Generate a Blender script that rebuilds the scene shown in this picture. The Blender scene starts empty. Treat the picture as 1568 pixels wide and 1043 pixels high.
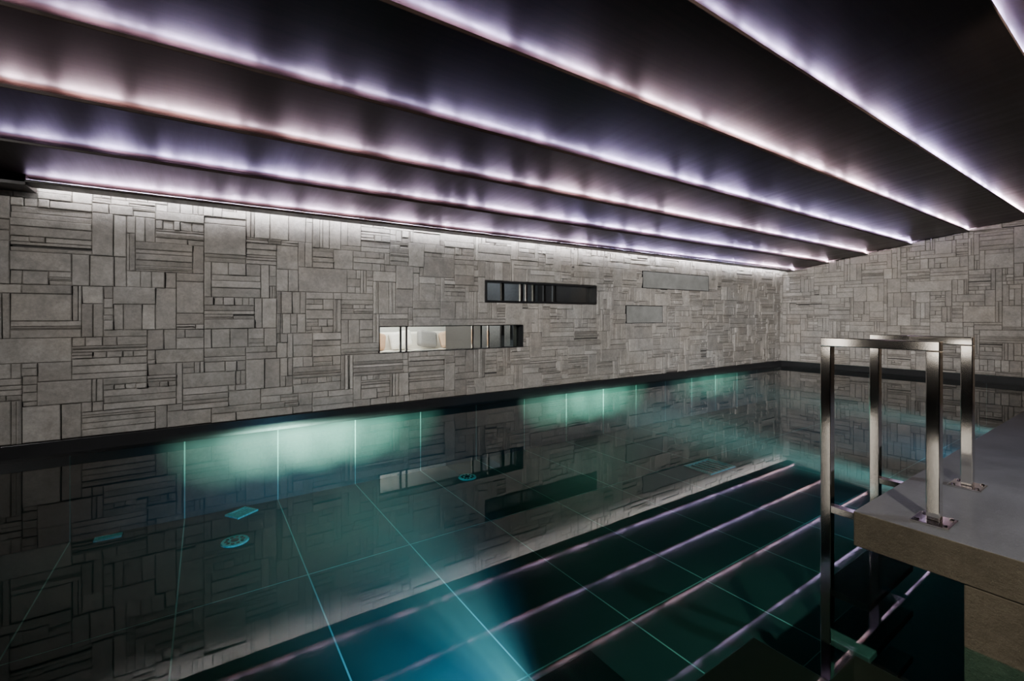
import bpy, bmesh, math, random
from mathutils import Vector, Matrix
ZC=1.52            # camera height above water (water at z=0)
def Z(z): return z+ZC
scn=bpy.context.scene
col=scn.collection

# ---------------------------------------------------------------- materials
def mat(name):
    m=bpy.data.materials.new(name); m.use_nodes=True
    nt=m.node_tree; nt.nodes.clear()
    out=nt.nodes.new('ShaderNodeOutputMaterial')
    return m,nt,out
def N(nt,t,**kw):
    n=nt.nodes.new(t)
    for k,v in kw.items():
        if k.startswith('i_'):
            n.inputs[k[2:].replace('_',' ')].default_value=v
        else: setattr(n,k,v)
    return n
def math_(nt,op,a,b=None,c=None):
    n=nt.nodes.new('ShaderNodeMath'); n.operation=op
    for i,v in enumerate((a,b,c)):
        if v is None: continue
        if isinstance(v,(int,float)): n.inputs[i].default_value=v
        else: nt.links.new(v,n.inputs[i])
    return n.outputs[0]
def mixc(nt,f,a,b,mode='MIX'):
    n=nt.nodes.new('ShaderNodeMix'); n.data_type='RGBA'; n.blend_type=mode
    for i,v in ((0,f),(6,a),(7,b)):
        if isinstance(v,(int,float)): n.inputs[i].default_value=v
        elif isinstance(v,tuple): n.inputs[i].default_value=(*v,1) if len(v)==3 else v
        else: nt.links.new(v,n.inputs[i])
    return n.outputs[2]
def noise(nt,scale,detail=4,rough=.6,vec=None,mapscale=None):
    n=nt.nodes.new('ShaderNodeTexNoise'); n.inputs['Scale'].default_value=scale
    n.inputs['Detail'].default_value=detail; n.inputs['Roughness'].default_value=rough
    g=nt.nodes.new('ShaderNodeNewGeometry')
    v=g.outputs['Position']
    if mapscale:
        mp=nt.nodes.new('ShaderNodeMapping'); mp.inputs['Scale'].default_value=mapscale
        nt.links.new(v,mp.inputs['Vector']); v=mp.outputs['Vector']
    nt.links.new(v,n.inputs['Vector'])
    return n.outputs['Fac']
def ramp(nt,f,stops):
    r=nt.nodes.new('ShaderNodeValToRGB')
    e=r.color_ramp.elements
    while len(e)<len(stops): e.new(.5)
    for i,(p,c) in enumerate(stops):
        e[i].position=p; e[i].color=(*c,1)
    nt.links.new(f,r.inputs[0]); return r.outputs[0]
def principled(nt,out,color=None,rough=.5,metal=0,bump=None,bstr=.2,bdist=.01,spec=None,coat=0):
    p=nt.nodes.new('ShaderNodeBsdfPrincipled')
    def s(k,v):
        if v is None: return
        if isinstance(v,(int,float)): p.inputs[k].default_value=v
        elif isinstance(v,tuple): p.inputs[k].default_value=(*v,1)
        else: nt.links.new(v,p.inputs[k])
    s('Base Color',color); s('Roughness',rough); s('Metallic',metal)
    s('Specular IOR Level',spec); s('Coat Weight',coat)
    if bump is not None:
        b=nt.nodes.new('ShaderNodeBump'); b.inputs['Strength'].default_value=bstr
        b.inputs['Distance'].default_value=bdist
        nt.links.new(bump,b.inputs['Height']); nt.links.new(b.outputs[0],p.inputs['Normal'])
    nt.links.new(p.outputs[0],out.inputs[0]); return p

def m_stone():
    m,nt,o=mat('split_limestone')
    at=nt.nodes.new('ShaderNodeAttribute'); at.attribute_name='tone'
    c1=ramp(nt,at.outputs['Fac'],[(0,(.185,.183,.182)),(.45,(.25,.247,.242)),(.75,(.29,.284,.272)),(1,(.37,.362,.35))])
    n=noise(nt,1.1,3,.6)
    c2=mixc(nt,math_(nt,'MULTIPLY',n,.75),c1,(.27,.218,.165))
    f=noise(nt,26,8,.75)
    h=noise(nt,5,5,.7)
    c3=mixc(nt,.8,c2,ramp(nt,f,[(.3,(.60,.60,.60)),(.7,(1.2,1.2,1.2))]),'MULTIPLY')
    c3=mixc(nt,.9,c3,ramp(nt,h,[(.3,(.62,.62,.62)),(.7,(1.2,1.2,1.2))]),'MULTIPLY')
    principled(nt,o,c3,.55,bump=f,bstr=.9,bdist=.016,spec=.5)
    return m
def m_plain(name,c,rough=.5,metal=0,ns=20,var=.25,bstr=.1,spec=None,coat=0,mapscale=None):
    m,nt,o=mat(name)
    f=noise(nt,ns,5,.6,mapscale=mapscale)
    cc=mixc(nt,1.0,c,ramp(nt,f,[(.3,(1-var,)*3),(.7,(1+var*.5,)*3)]),'MULTIPLY')
    principled(nt,o,cc,rough,metal,bump=f,bstr=bstr,bdist=.004,spec=spec,coat=coat)
    return m
def m_board():
    m,nt,o=mat('dark_stained_timber')
    f=noise(nt,1,6,.7,mapscale=(9,.6,3))
    g=noise(nt,1,5,.65,mapscale=(.8,30,30))
    c=mixc(nt,f,(.004,.0026,.002),(.022,.0142,.0115))
    c=mixc(nt,.8,c,ramp(nt,g,[(.3,(.45,.45,.45)),(.7,(1.3,1.22,1.15))]),'MULTIPLY')
    r=math_(nt,'MULTIPLY_ADD',f,.35,.22)
    principled(nt,o,c,r,bump=g,bstr=.1,bdist=.002,spec=.12)
    return m
def m_tile():
    m,nt,o=mat('pool_tile_dark_green')
    g=nt.nodes.new('ShaderNodeNewGeometry')
    s=nt.nodes.new('ShaderNodeSeparateXYZ'); nt.links.new(g.outputs['Position'],s.inputs[0])
    def line(v,off,per,w):
        a=math_(nt,'SUBTRACT',v,off-per/2)
        a=math_(nt,'FLOORED_MODULO',a,per)
        a=math_(nt,'ABSOLUTE',math_(nt,'SUBTRACT',a,per/2))
        return math_(nt,'LESS_THAN',a,w)
    lx=line(s.outputs[0],-1.239,1.041,.006)
    ly=line(s.outputs[1],4.79,2.21,.006)
    l=math_(nt,'MAXIMUM',lx,ly)
    n=noise(nt,2.5,4,.6); n2=noise(nt,60,3,.6)
    base=mixc(nt,n,(.009,.026,.024),(.024,.050,.044))
    c=mixc(nt,l,base,(.18,.36,.32))
    principled(nt,o,c,.45,bump=n2,bstr=.03,bdist=.002,spec=.3)
    return m
def m_water():
    m,nt,o=mat('pool_water_surface')
    fr=N(nt,'ShaderNodeFresnel'); fr.inputs['IOR'].default_value=1.42
    tr=nt.nodes.new('ShaderNodeBsdfTransparent'); tr.inputs[0].default_value=(.64,.96,.92,1)
    gl=nt.nodes.new('ShaderNodeBsdfGlossy'); gl.inputs['Roughness'].default_value=.01
    n=noise(nt,1.6,2,.5)
    b=nt.nodes.new('ShaderNodeBump'); b.inputs['Strength'].default_value=.006; b.inputs['Distance'].default_value=.02
    nt.links.new(n,b.inputs['Height']); nt.links.new(b.outputs[0],gl.inputs['Normal'])
    mx=nt.nodes.new('ShaderNodeMixShader')
    nt.links.new(fr.outputs[0],mx.inputs[0]); nt.links.new(tr.outputs[0],mx.inputs[1]); nt.links.new(gl.outputs[0],mx.inputs[2])
    nt.links.new(mx.outputs[0],o.inputs[0]); return m
def m_glass(name,tint=(.85,.9,.9),k=1.0):
    m,nt,o=mat(name)
    fr=N(nt,'ShaderNodeFresnel'); fr.inputs['IOR'].default_value=1.3
    tr=nt.nodes.new('ShaderNodeBsdfTransparent'); tr.inputs[0].default_value=(*tint,1)
    gl=nt.nodes.new('ShaderNodeBsdfGlossy'); gl.inputs['Roughness'].default_value=.02
    mx=nt.nodes.new('ShaderNodeMixShader')
    nt.links.new(fr.outputs[0],mx.inputs[0]); nt.links.new(tr.outputs[0],mx.inputs[1]); nt.links.new(gl.outputs[0],mx.inputs[2])
    nt.links.new(mx.outputs[0],o.inputs[0]); return m
def m_emit(name,c,s,beads=False):
    m,nt,o=mat(name)
    e=nt.nodes.new('ShaderNodeEmission'); e.inputs[0].default_value=(*c,1); e.inputs[1].default_value=s
    if beads:
        f=noise(nt,1,3,.6,mapscale=(2.8,.4,.4))
        st=ramp(nt,f,[(.40,(.2,)*3),(.58,(1.4,)*3)])
        nt.links.new(math_(nt,'MULTIPLY',st,s),e.inputs[1])
        h=noise(nt,1,1,.5,mapscale=(.25,.9,.9))
        cc=ramp(nt,h,[(.42,(.66,.54,1.0)),(.70,(1.0,.70,.82))])
        nt.links.new(cc,e.inputs[0])
    nt.links.new(e.outputs[0],o.inputs[0]); return m
def m_concrete(name,a,b,scale=30,bstr=.3,rough=.6,spk=.6):
    m,nt,o=mat(name)
    f=noise(nt,scale,8,.75); g=noise(nt,3,3,.6)
    v=nt.nodes.new('ShaderNodeTexVoronoi'); v.inputs['Scale'].default_value=90
    gg=nt.nodes.new('ShaderNodeNewGeometry'); nt.links.new(gg.outputs['Position'],v.inputs['Vector'])
    c=mixc(nt,f,a,b)
    sp=math_(nt,'LESS_THAN',v.outputs['Distance'],.17)
    c=mixc(nt,math_(nt,'MULTIPLY',sp,spk),c,tuple(min(1,x*2.2) for x in b))
    c=mixc(nt,.8,c,ramp(nt,g,[(.3,(.6,.6,.6)),(.7,(1.15,1.15,1.15))]),'MULTIPLY')
    principled(nt,o,c,rough,bump=f,bstr=bstr,bdist=.008)
    return m

STONE=m_stone(); MORTAR=m_plain('dark_mortar',(.04,.037,.034),.9)
BOARD=m_board(); TILE=m_tile(); WATER=m_water()
BAND=m_plain('black_granite_band',(.012,.012,.013),.25,spec=.5)
STEEL=m_plain('brushed_stainless_steel',(.82,.80,.77),.09,1,ns=40,var=.06,bstr=.01)
LED=m_emit('led_strip_lavender',(.72,.6,1),330,True)
WLED=m_emit('led_strip_wall',(.94,.94,1),120)
RAILGLOW=m_emit('rail_glow_emitter',(1,.90,.78),4)  # emitter added only to give the handrails something bright to reflect
TOP=m_concrete('honed_basalt_top',(.045,.048,.058),(.11,.115,.13),40,.6,.36,.35)
SIDE=m_concrete('split_basalt_warmlit_side',(.055,.048,.037),(.15,.13,.10),25,1.0,.7,.25)  # slight brown puts the face's warm light into its colour
STEP=m_plain('brown_mosaic_step',(.016,.012,.009),.35,ns=12)
DARK=m_plain('dark_plaster',(.05,.045,.045),.6)
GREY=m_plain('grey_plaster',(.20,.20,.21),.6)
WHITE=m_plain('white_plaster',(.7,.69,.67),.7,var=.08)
CREAM=m_plain('cream_upholstery',(.78,.74,.68),.9,ns=60,var=.15,bstr=.4)
TEAL=m_plain('turquoise_inlet_plate',(.08,.5,.46),.3,ns=50,var=.5)
GLASS=m_glass('window_glass'); 
FROST=m_concrete('frosted_panel',(.13,.13,.125),(.23,.23,.215),45,.3,.4)

# ---------------------------------------------------------------- mesh helper
class MB:
    def __init__(s): s.v=[];s.f=[];s.m=[]
    def quad(s,a,b,c,d,mi=0):
        i=len(s.v); s.v+= [a,b,c,d]; s.f.append((i,i+1,i+2,i+3)); s.m.append(mi)
    def box(s,x0,x1,y0,y1,z0,z1,mi=0,topmi=None):
        i=len(s.v)
        s.v+=[(x0,y0,z0),(x1,y0,z0),(x1,y1,z0),(x0,y1,z0),(x0,y0,z1),(x1,y0,z1),(x1,y1,z1),(x0,y1,z1)]
        for k,f in enumerate([(0,3,2,1),(4,5,6,7),(0,1,5,4),(1,2,6,5),(2,3,7,6),(3,0,4,7)]):
            s.f.append(tuple(i+j for j in f)); s.m.append(topmi if (k==1 and topmi is not None) else mi)
    def cyl(s,cx,cy,z0,z1,r,n=24,mi=0,r2=None):
        r2=r if r2 is None else r2
        i=len(s.v)
        for k in range(n):
            a=2*math.pi*k/n; s.v.append((cx+r*math.cos(a),cy+r*math.sin(a),z0))
        for k in range(n):
            a=2*math.pi*k/n; s.v.append((cx+r2*math.cos(a),cy+r2*math.sin(a),z1))
        for k in range(n):
            s.f.append((i+k,i+(k+1)%n,i+n+(k+1)%n,i+n+k)); s.m.append(mi)
        s.f.append(tuple(i+n+k for k in range(n))); s.m.append(mi)
        s.f.append(tuple(i+n-1-k for k in range(n))); s.m.append(mi)
    def obj(s,name,mats,bevel=0,parent=None,smooth=False,seg=2):
        me=bpy.data.meshes.new(name); me.from_pydata(s.v,[],s.f)
        for m in mats: me.materials.append(m)
        me.polygons.foreach_set('material_index',s.m)
        me.update()
        o=bpy.data.objects.new(name,me); col.objects.link(o)
        if bevel:
            b=o.modifiers.new('bevel','BEVEL'); b.width=bevel; b.segments=seg; b.limit_method='ANGLE'
        if parent: o.parent=parent
        return o
def empty(name,loc=(0,0,0)):
    e=bpy.data.objects.new(name,None); e.location=loc; col.objects.link(e); return e

# ---------------------------------------------------------------- stone cladding
SIZES=[(8,4),(7,4),(6,4),(5,4),(8,3),(6,3),(5,3),(7,3),(3,4),(4,4),(3,3),(4,3),(7,3),(3,5),(5,2),(6,2),(2,4),(9,3)]
def cladding(name,L,z0,z1,holes,seed,flip=None):
    rnd=random.Random(seed)
    cs=.094
    def lines(a,b,fix):
        n=round((b-a)/cs); l=[a+(b-a)*i/n for i in range(n+1)]
        for i in range(1,n): l[i]+=rnd.uniform(-.018,.018)
        for f in fix:
            j=min(range(len(l)),key=lambda k:abs(l[k]-f)); l[j]=f
        return l
    xs=lines(0,L,[h[i] for h in holes for i in (0,1)]); zs=lines(z0,z1,[h[i] for h in holes for i in (2,3)])
    nx=len(xs)-1; nz=len(zs)-1
    occ=[[False]*nz for _ in range(nx)]
    for i in range(nx):
        for j in range(nz):
            cx=(xs[i]+xs[i+1])/2; cz=(zs[j]+zs[j+1])/2
            for h in holes:
                if h[0]<cx<h[1] and h[2]<cz<h[3]: occ[i][j]=True
    leaves=[]
    def split(x0,x1,a,b,d):
        w=x1-x0;h=b-a
        r=rnd.random()
        if (w<.13 and h<.13) or w<.075 or h<.05 or (d==0 and r<(.16 if w*h>.14 else .3)) or (d>=1 and r<.62):
            leaves.append((x0,x1,a,b)); return
        if d==0 or rnd.random()<.6:
            hor=rnd.random()<(.72 if w>h*.8 else .35)
            if hor:
                n=max(2,round(h/rnd.uniform(.07,.15)));cu=[rnd.uniform(.6,1.5) for _ in range(n)];S=sum(cu);p=a
                for c in cu:
                    q=p+h*c/S; split(x0,x1,p,q,d+1); p=q
            else:
                n=max(2,round(w/rnd.uniform(.09,.25)));cu=[rnd.uniform(.6,1.5) for _ in range(n)];S=sum(cu);p=x0
                for c in cu:
                    q=p+w*c/S; split(p,q,a,b,d+1); p=q
        else:
            k=rnd.uniform(.3,.7)
            if w>h: split(x0,x0+w*k,a,b,d+1); split(x0+w*k,x1,a,b,d+1)
            else: split(x0,x1,a,a+h*k,d+1); split(x0,x1,a+h*k,b,d+1)
    cells=[(i,j) for j in range(nz) for i in range(nx)]
    order=cells[:]; rnd.shuffle(order)
    def fits(i,j,w,h):
        if i+w>nx or j+h>nz: return False
        return all(not occ[a][b] for a in range(i,i+w) for b in range(j,j+h))
    def put(i,j,w,h,d):
        for a in range(i,i+w):
            for b in range(j,j+h): occ[a][b]=True
        split(xs[i],xs[i+w],zs[j],zs[j+h],d)
    for (i,j) in order[:len(order)//3]:
        if occ[i][j]: continue
        w,h=rnd.choice(SIZES)
        if fits(i,j,w,h): put(i,j,w,h,0)
    for (i,j) in cells:
        if occ[i][j]: continue
        w=1
        while w<7 and fits(i,j,w+1,1): w+=1
        h=1
        while h<5 and fits(i,j,w,h+1): h+=1
        if w>2 and rnd.random()<.5: w=rnd.randint(2,w)
        put(i,j,w,h,0 if w*h>4 else 1)
    V=[];F=[];T=[]
    for (x0,x1,a,b) in leaves:
        g=rnd.uniform(.0012,.0030); x0+=g;x1-=g;a+=g;b-=g
        if x1-x0<.02 or b-a<.02: continue
        d=rnd.choice([.016,.021,.028,.036,.048])+rnd.uniform(-.003,.003); e=.008
        tl=rnd.uniform(-.007,.007); tv=rnd.uniform(-.009,.009)
        tv=min(tv,d-.014-abs(tl)); 
        i=len(V)
        V+=[(x0,0,a),(x1,0,a),(x1,0,b),(x0,0,b)]
        ds=[-d-tl-tv,-d+tl-tv,-d+tl+tv,-d-tl+tv]
        cs_=[(x0,a),(x1,a),(x1,b),(x0,b)]
        V+=[(cs_[q][0],ds[q]+e,cs_[q][1]) for q in range(4)]
        V+=[(x0+e,ds[0],a+e),(x1-e,ds[1],a+e),(x1-e,ds[2],b-e),(x0+e,ds[3],b-e)]
        fs=[(8,9,10,11)]
        for k in range(4):
            k2=(k+1)%4
            fs.append((k,k2,4+k2,4+k)); fs.append((4+k,4+k2,8+k2,8+k))
        F+=[tuple(i+q for q in f) for f in fs]
        t=min(1,max(0,rnd.gauss(.5,.26))); T+=[t]*len(fs)
    me=bpy.data.meshes.new(name); me.from_pydata(V,[],F)
    at=me.attributes.new('tone','FLOAT','FACE'); at.data.foreach_set('value',T)
    me.materials.append(STONE); me.update()
    o=bpy.data.objects.new(name,me); col.objects.link(o); return o

XL=-5.0; WY=7.0; CX=14.76
ZB=Z(-1.372); ZT=Z(1.75)
wins={1:(2.25,4.99,-.58,-.16),2:(4.17,6.91,.255,.64),3:(8.37,10.97,.65,1.05),4:(7.82,9.09,-.163,.245)}
holes=[(a-XL,b-XL,Z(c),Z(d)) for a,b,c,d in wins.values()]
wl=empty('wall_far')
c=cladding('stone_cladding',CX-XL+.1,ZB,ZT,holes,11); c.location=(XL,WY+.03,0); c.parent=wl
mb=MB()
hx=sorted({XL-.3,CX+.6,*[w[0] for w in wins.values()],*[w[1] for w in wins.values()]})
hz=sorted({ZB-.0,Z(3.2),*[Z(w[2]) for w in wins.values()],*[Z(w[3]) for w in wins.values()]})
for i in range(len(hx)-1):
    for j in range(len(hz)-1):
        cx=(hx[i]+hx[i+1])/2; cz=(hz[j]+hz[j+1])/2
        if any(w[0]<cx<w[1] and Z(w[2])<cz<Z(w[3]) for k,w in wins.items() if k in(1,2)): continue
        mb.box(hx[i],hx[i+1],WY+.03,WY+.33,hz[j],hz[j+1])
mb.obj('backing',[MORTAR],parent=wl)
we=empty('wall_end')
ang=math.atan(.075)
c=cladding('stone_cladding_end',11.0,ZB,Z(2.4),[],21); c.parent=we
c2=MB(); c2.box(0,11,0,.3,ZB,Z(3.2)); b=c2.obj('backing_end',[MORTAR],parent=we)
c2=MB(); c2.box(0,11,-.03,.3,-1.0,ZB-.001); 
bb=c2.obj('pool_wall_end',[TILE],parent=we)
c2=MB(); c2.box(0,11,-.04,-.03,-.04,ZB-.004); c2.obj('waterline_band_end',[BAND],parent=we)
we.rotation_euler=(0,0,-math.pi/2+ang); we.location=(CX+.02,WY+.02,0)

mb=MB(); mb.box(XL-.3,XL,-3.3,WY+.03,-1.2,Z(3.2)); mb.obj('wall_left',[DARK])
mb=MB(); mb.box(XL-.3,17,-3.6,-3.3,-1.2,Z(3.2)); mb.obj('wall_back',[DARK])
for y0,y1 in ((2.35,2.6),(3.95,4.3)):
    e=empty('rail_glow_panel')  # out-of-view glowing panels, added for reflections on the handrails
    m=MB(); m.box(XL,XL+.03,y0-.04,y1+.04,.7,2.7); m.obj('frame',[BAND],parent=e,bevel=.004)
    m=MB(); m.box(XL+.03,XL+.045,y0,y1,.75,2.65); m.obj('glow_face',[RAILGLOW],parent=e,bevel=.004)

mb=MB(); mb.box(XL,CX+.1,WY-.03,WY+.33,-.04,ZB-.004); mb.obj('trim_waterline',[BAND],bevel=.003)
mb=MB()
mb.box(XL,CX+.3,WY-.02,WY+.3,-1.0,-.04)
mb.obj('pool_wall_far',[TILE])
mb=MB(); mb.box(XL,15.6,-.2,WY+.3,-1.3,-1.0); mb.obj('pool_floor',[TILE])
mb=MB(); mb.box(3.36,15.1,.35,.57,-1.0,Z(-1.236)); mb.obj('pool_wall_near',[BAND])
mb=MB()
wx=lambda y: CX+.02+(WY-y)*.075-.03
mb.v=[(XL,.2,0),(2.9,.2,0),(2.9,.57,0),(wx(.57),.57,0),(wx(WY-.03),WY-.03,0),(XL,WY-.03,0)]
mb.f=[(0,1,2,3,4,5)]; mb.m=[0]
water=mb.obj('pool_water',[WATER])
vm,nt,o=mat('water_body_scatter')
vs=nt.nodes.new('ShaderNodeVolumeScatter'); vs.inputs['Color'].default_value=(.40,.80,1,1); vs.inputs['Density'].default_value=.012; vs.inputs['Anisotropy'].default_value=.2
nt.links.new(vs.outputs[0],o.inputs['Volume'])
mb=MB(); mb.box(XL+.01,14.7,1.56,WY-.04,-.99,-.004); mb.obj('water_body',[vm],parent=water)
mb=MB(); mb.box(-1.0,2.9,.2,1.54,-1.0,-.52); mb.box(-1.0,2.9,.2,1.0,-.52,-.30)
mb.box(2.9,15.0,.57,1.5,-1.0,-.93)  # dark ledge added to darken the lit pool floor beside the platform
mb.obj('submerged_steps_dark_ledge',[STEP],bevel=.01)

pl=MB()
pl.box(2.9,15.15,-3.25,1.0,Z(-1.235),Z(-1.05),0,1)
pl.box(2.902,3.35,-3.2,.57,-1.0,Z(-1.236),0)
pl.obj('stone_platform',[SIDE,TOP],bevel=.005)
mb=MB(); mb.box(XL,2.89,-3.3,.2,-1.0,Z(-1.05),1,0); mb.obj('floor',[TOP,SIDE],bevel=.006)

# ---------------------------------------------------------------- ceiling
lips=[(6.6,1.363),(5.72,1.513),(4.82,1.666),(3.89,1.824),(2.855,2.0),(1.90,2.16),(.81,2.35),(-.3,2.5)]
ceil=empty('ceiling')
XE=15.6
def beam(y_far,y_near,zf,zn):
    mb=MB(); t=.03
    v=[]
    for x in (XL,XE):
        v+=[(x,y_near,Z(zn)),(x,y_far,Z(zf)),(x,y_far,Z(zf)+t),(x,y_near,Z(zn)+t)]
    mb.v=v; mb.f=[(0,1,5,4),(1,2,6,5),(2,3,7,6),(3,0,4,7),(0,3,2,1),(4,5,6,7)]; mb.m=[0]*6
    return mb
R=.10
for k,(y,z) in enumerate(lips):
    if k==0: yf,zf=6.80,z-.01
    else:
        yf=lips[k-1][0]+R+.02; zf=lips[k-1][1]+.068
    m=beam(yf,y,zf,z)
    m.obj('louver_board',[BOARD],parent=ceil,bevel=.003,seg=1)
    if k<len(lips)-1:
        m=MB(); m.box(XL,XE,y+R,y+R+.02,z+ZC+.03,z+ZC+.095); m.obj('riser',[BOARD],parent=ceil)
        m=MB(); zz=Z(z)+.034
        m.quad((XL,y+.022,zz),(XE,y+.022,zz),(XE,y+.042,zz+.003),(XL,y+.042,zz+.003))
        m.obj('led_strip',[LED],parent=ceil)
m=MB(); m.box(XL,XE,-3.3,-.3,Z(2.55),Z(2.6)); m.obj('flat_soffit',[BOARD],parent=ceil)
m=MB(); m.box(XL,XE,-3.3,WY+.3,Z(2.9),Z(3.2)); m.obj('slab',[DARK],parent=ceil)
m=MB(); m.box(XL,-1.5,6.6,WY-.02,Z(1.33),Z(1.5)); m.obj('end_bulkhead',[BOARD],parent=ceil,bevel=.004)
m=MB(); m.box(XL,CX,6.80,6.82,Z(1.36),Z(1.75)); m.obj('slot_side',[BOARD],parent=ceil)
m=MB(); m.box(XL,CX,6.80,WY+.02,Z(1.74),Z(1.76)); m.obj('slot_top',[BOARD],parent=ceil)
m=MB(); m.quad((-1.5,6.825,Z(1.45)),(CX,6.825,Z(1.45)),(CX,6.84,Z(1.40)),(-1.5,6.84,Z(1.40))); m.obj('led_strip_wall',[WLED],parent=ceil)

# ---------------------------------------------------------------- windows
def frame(name,w,parts,t=.03,y=WY-.0,d=.2,mt=BAND):
    e=empty(name)
    x0,x1,a,b=w[0],w[1],Z(w[2]),Z(w[3])
    m=MB()
    m.box(x0,x1,y-.01,y+d,a,a+t*.6); m.box(x0,x1,y-.01,y+d,b-t*.6,b)
    m.box(x0,x0+t*.6,y-.01,y+d,a+t*.6,b-t*.6); m.box(x1-t*.6,x1,y-.01,y+d,a+t*.6,b-t*.6)
    m.obj('frame',[mt],parent=e,bevel=.002)
    return e
w=wins[1]; e=frame('window_1',w,0,mt=BAND,t=.02)
m=MB(); m.box(w[0]+.012,w[1]-.012,WY+.14,WY+.15,Z(w[2])+.012,Z(w[3])-.012); m.obj('pane',[GLASS],parent=e)
m=MB()
for x in (2.62,2.72,3.95,4.28): m.box(x,x+.03,WY+.10,WY+.135,Z(w[2])+.012,Z(w[3])-.012)
m.obj('mullions',[STEEL],parent=e)
w=wins[2]; e=frame('window_2',w,0,t=.05)
m=MB(); m.box(w[0]+.03,w[1]-.03,WY+.14,WY+.15,Z(w[2])+.03,Z(w[3])-.03); m.obj('pane',[m_glass('dark_window_glass',(.6,.62,.62))],parent=e)
m=MB()
for x in (5.0,5.13): m.box(x,x+.04,WY+.10,WY+.135,Z(w[2])+.03,Z(w[3])-.03)
m.obj('mullions',[STEEL],parent=e)
for k in (3,4):
    w=wins[k]; e=frame('window_%d'%k,w,0,t=.02,y=WY+.0,d=.02)
    m=MB(); m.box(w[0]+.012,w[1]-.012,WY-.004,WY+.028,Z(w[2])+.012,Z(w[3])-.012); m.obj('frosted_panel',[FROST],parent=e)

lg=empty('lounge_room')
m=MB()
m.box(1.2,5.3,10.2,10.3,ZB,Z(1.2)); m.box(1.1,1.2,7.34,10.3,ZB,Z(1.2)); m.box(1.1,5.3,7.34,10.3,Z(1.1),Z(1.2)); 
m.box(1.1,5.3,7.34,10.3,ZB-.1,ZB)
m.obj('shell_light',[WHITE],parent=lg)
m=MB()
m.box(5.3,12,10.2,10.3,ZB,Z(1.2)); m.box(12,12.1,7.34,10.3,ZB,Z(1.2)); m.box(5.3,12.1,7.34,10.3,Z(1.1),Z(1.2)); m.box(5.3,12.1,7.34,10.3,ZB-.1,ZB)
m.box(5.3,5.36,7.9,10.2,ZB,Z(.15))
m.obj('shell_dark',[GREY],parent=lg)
m=MB()
for x,y in ((6.2,8.3),(6.9,8.8),(7.6,9.3),(5.5,7.8),(8.6,9.4)): m.box(x,x+.06,y,y+.06,ZB,Z(1.1))
m.obj('steel_posts',[STEEL],parent=lg)
m=MB(); m.box(7.7,7.76,7.6,10.1,ZB,Z(1.09)); m.box(4.35,4.39,7.5,9.0,ZB,Z(.2)); m.box(4.9,4.96,7.6,7.66,ZB,Z(1.1)); m.box(4.7,4.76,8.2,8.26,ZB,Z(.2)); m.obj('dark_partition',[DARK],parent=lg)
sf=empty('lounge_sofa'); sf.parent=lg
m=MB(); m.box(2.3,5.0,8.6,9.6,ZB,Z(-.72)); m.box(2.3,5.0,9.5,9.8,ZB,Z(-.35)); m.obj('seat',[CREAM],parent=sf,bevel=.05,seg=4)
for i,(x,r) in enumerate(((2.9,.25),(3.45,-.2),(4.05,.15),(4.6,-.2))):
    m=MB(); m.box(-.24,.24,-.08,.08,-.18,.18); o=m.obj('cushion',[m_plain('cushion_fabric_%d'%i,[(.42,.26,.17),(.8,.77,.73),(.26,.25,.25),(.6,.42,.3)][i],.9,ns=60,bstr=.4)],parent=sf,bevel=.07,seg=4); o.location=(x,9.3,Z(-.50)); o.rotation_euler=(-.25,r,r)
def light(name,typ,loc,power,color=(1,1,1),target=None,**kw):
    l=bpy.data.lights.new(name,typ); l.energy=power; l.color=color
    for k,v in kw.items(): setattr(l,k,v)
    o=bpy.data.objects.new(name,l); o.location=loc; col.objects.link(o)
    if target is not None:
        o.rotation_euler=(Vector(target)-Vector(loc)).to_track_quat('-Z','Y').to_euler()
    return o
light('lounge_lamp','AREA',(3.2,8.7,Z(1.05)),160,(1,.93,.84),(3.2,8.7,0),size=1.2)
light('lounge_lamp_dim','POINT',(6.6,9.4,Z(.95)),35,(.9,.95,1),shadow_soft_size=.1)

# ---------------------------------------------------------------- handrails
def rail(x,yr,yl):
    e=empty('handrail'); s=.0275; zt=Z(-.128)
    m=MB()
    m.box(x-s,x+s,yr-s,yl+s,zt-.05,zt)
    m.box(x-s,x+s,yr-s,yr+s,Z(-1.05)+.012,zt-.0505)
    m.box(x-s,x+s,yl-s,yl+s,-.93,zt-.0505)
    m.obj('tube',[STEEL],parent=e,bevel=.004)
    m=MB(); m.box(x-.085,x+.085,yr-.075,yr+.075,Z(-1.05),Z(-1.05)+.012)
    m.obj('base_plate',[STEEL],parent=e,bevel=.003)
    m=MB()
    for dx in(-.062,.062):
        for dy in(-.053,.053): m.cyl(x+dx,yr+dy,Z(-1.05)+.012,Z(-1.05)+.02,.011,12,0,.008)
    m.obj('bolts',[STEEL],parent=e)
    m=MB(); m.box(x-s,x+s,1.0,yl-s,Z(-1.16),Z(-1.12)); m.obj('wall_bracket',[STEEL],parent=e,bevel=.002)
rail(3.09,.716,1.197); rail(3.90,.749,1.213)
e=empty('pool_ladder')
m=MB()
for z in (-.12,-.42,-.72): m.box(3.12,3.87,1.0,1.25,z-.04,z)
m.obj('treads',[m_plain('ladder_tread',(.05,.08,.075),.4)],parent=e,bevel=.006)

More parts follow.
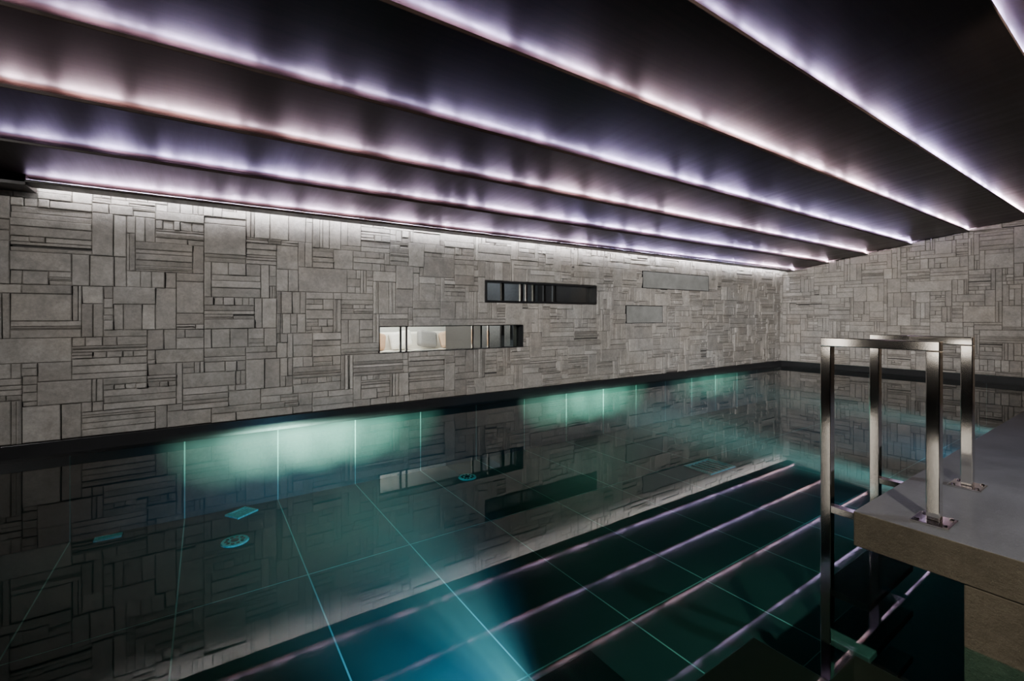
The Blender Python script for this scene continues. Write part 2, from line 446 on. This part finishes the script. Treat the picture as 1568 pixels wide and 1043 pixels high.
# ---------------------------------------------------------------- pool fittings
def drain(x,y,r):
    e=empty('floor_drain')
    m=MB(); m.cyl(x,y,-1.0,-.985,r,40,0,r*.93); m.obj('rim',[TEAL],parent=e)
    m=MB()
    for k in range(10):
        a=k*math.tau/10; m.cyl(x+r*.6*math.cos(a),y+r*.6*math.sin(a),-.985,-.981,r*.13,10)
    m.cyl(x,y,-.985,-.979,r*.28,20)
    m.obj('holes',[BAND],parent=e)
drain(.287,5.95,.14); drain(3.41,6.28,.14)
def grate(x,y,sx,sy,rz):
    e=empty('inlet_grate',(x,y,-1.0)); e.rotation_euler=(0,0,rz)
    m=MB()
    m.box(-sx,sx,-sy,-sy+.03,0,.02);m.box(-sx,sx,sy-.03,sy,0,.02);m.box(-sx,-sx+.03,-sy+.03,sy-.03,0,.02);m.box(sx-.03,sx,-sy+.03,sy-.03,0,.02)
    n=6
    for i in range(n):
        xx=-sx+.03+(2*sx-.06)*(i+.5)/n; m.box(xx-.015,xx+.015,-sy+.03,sy-.03,0,.014)
    m.obj('grille',[TEAL],parent=e)
grate(.40,6.75,.14,.12,.6); grate(-.9,6.85,.12,.05,0); grate(7.0,4.45,.35,.25,0)
for X,fw,pw in ((1.4,1000,14000),(6.7,250,24000),(11.1,1700,11000)):
    y0=1.62 if X<2.9 else .62
    e=empty('underwater_light')
    yl=y0+.06; sl=.47/(WY-yl)
    m=MB(); m.box(X-.1,X+.1,y0-.05,y0,-.62,-.42); m.box(X-.5,X+.5,y0,yl+.3,-.5+sl*.3,-.5+sl*.3+.01); m.obj('housing_added_hood',[STEEL],parent=e)  # wide plate is an added hood keeping light below the waterline
    for dx,q in ((-1.15,.3),(-.6,.55),(0,1.0),(.6,.8),(1.2,.35)):
        a=light('beam_wall','SPOT',(X,yl,-.5),pw*q,(.72,1,.80),(X+dx,WY,-.05),spot_size=math.radians(16 if X<2.9 else 13),spot_blend=1,shadow_soft_size=.006); a.parent=e
    a=light('beam_floor','SPOT',(X,yl,-.5),fw,(.20,.55,1),(X+.05,y0+2.5,-1.0),spot_size=math.radians(62),spot_blend=1,shadow_soft_size=.004); a.parent=e

def fill_spot(X,Y,zb,p,tgt,c=(1,.96,.92),ss=95):
    e=empty('added_fill_spot')  # unseen fill fixture, added to brighten walls and platform
    m=MB(); m.cyl(X,Y,Z(zb)-.02,Z(zb)+.01,.03,20); m.obj('fill_can',[BAND],parent=e)
    a=light('fill_lamp','SPOT',(X,Y,Z(zb)-.035),p,c,tgt,spot_size=math.radians(ss),spot_blend=1,shadow_soft_size=.04); a.parent=e
for X,t,p in ((-4.3,-.5,1700),(-4.0,3.5,2100),(-2.0,6.0,2700),(1.0,9.5,3500),(4.5,13.0,4200)):
    fill_spot(X,-.42,2.47,p,(t,7.0,Z(.2)),(1,.98,.96),ss=62)
fill_spot(5.0,-.5,2.47,3500,(15.2,3,Z(.3)),(1,.95,.90),ss=60)
fill_spot(14.4,-2.0,2.5,500,(15.4,-2.2,Z(-.2)),(1,.78,.55),ss=110)  # added to warm the end wall that the rails reflect
fill_spot(4.6,-.9,2.5,420,(4.6,.3,Z(-1.05)),(.88,.9,1),ss=90)
fill_spot(1.2,-.9,2.5,900,(2.9,.3,Z(-1.1)),(1,.9,.72),ss=50)

w_=bpy.data.worlds.new('world'); scn.world=w_; w_.use_nodes=True
w_.node_tree.nodes['Background'].inputs[0].default_value=(.05,.05,.06,1)

cam=bpy.data.cameras.new('camera'); co=bpy.data.objects.new('camera',cam); col.objects.link(co)
cam.lens=16; cam.sensor_width=36; cam.shift_y=-.02375; cam.clip_start=.02
co.location=(0,0,ZC); co.rotation_euler=(math.pi/2,0,-math.radians(34.1))
scn.camera=co
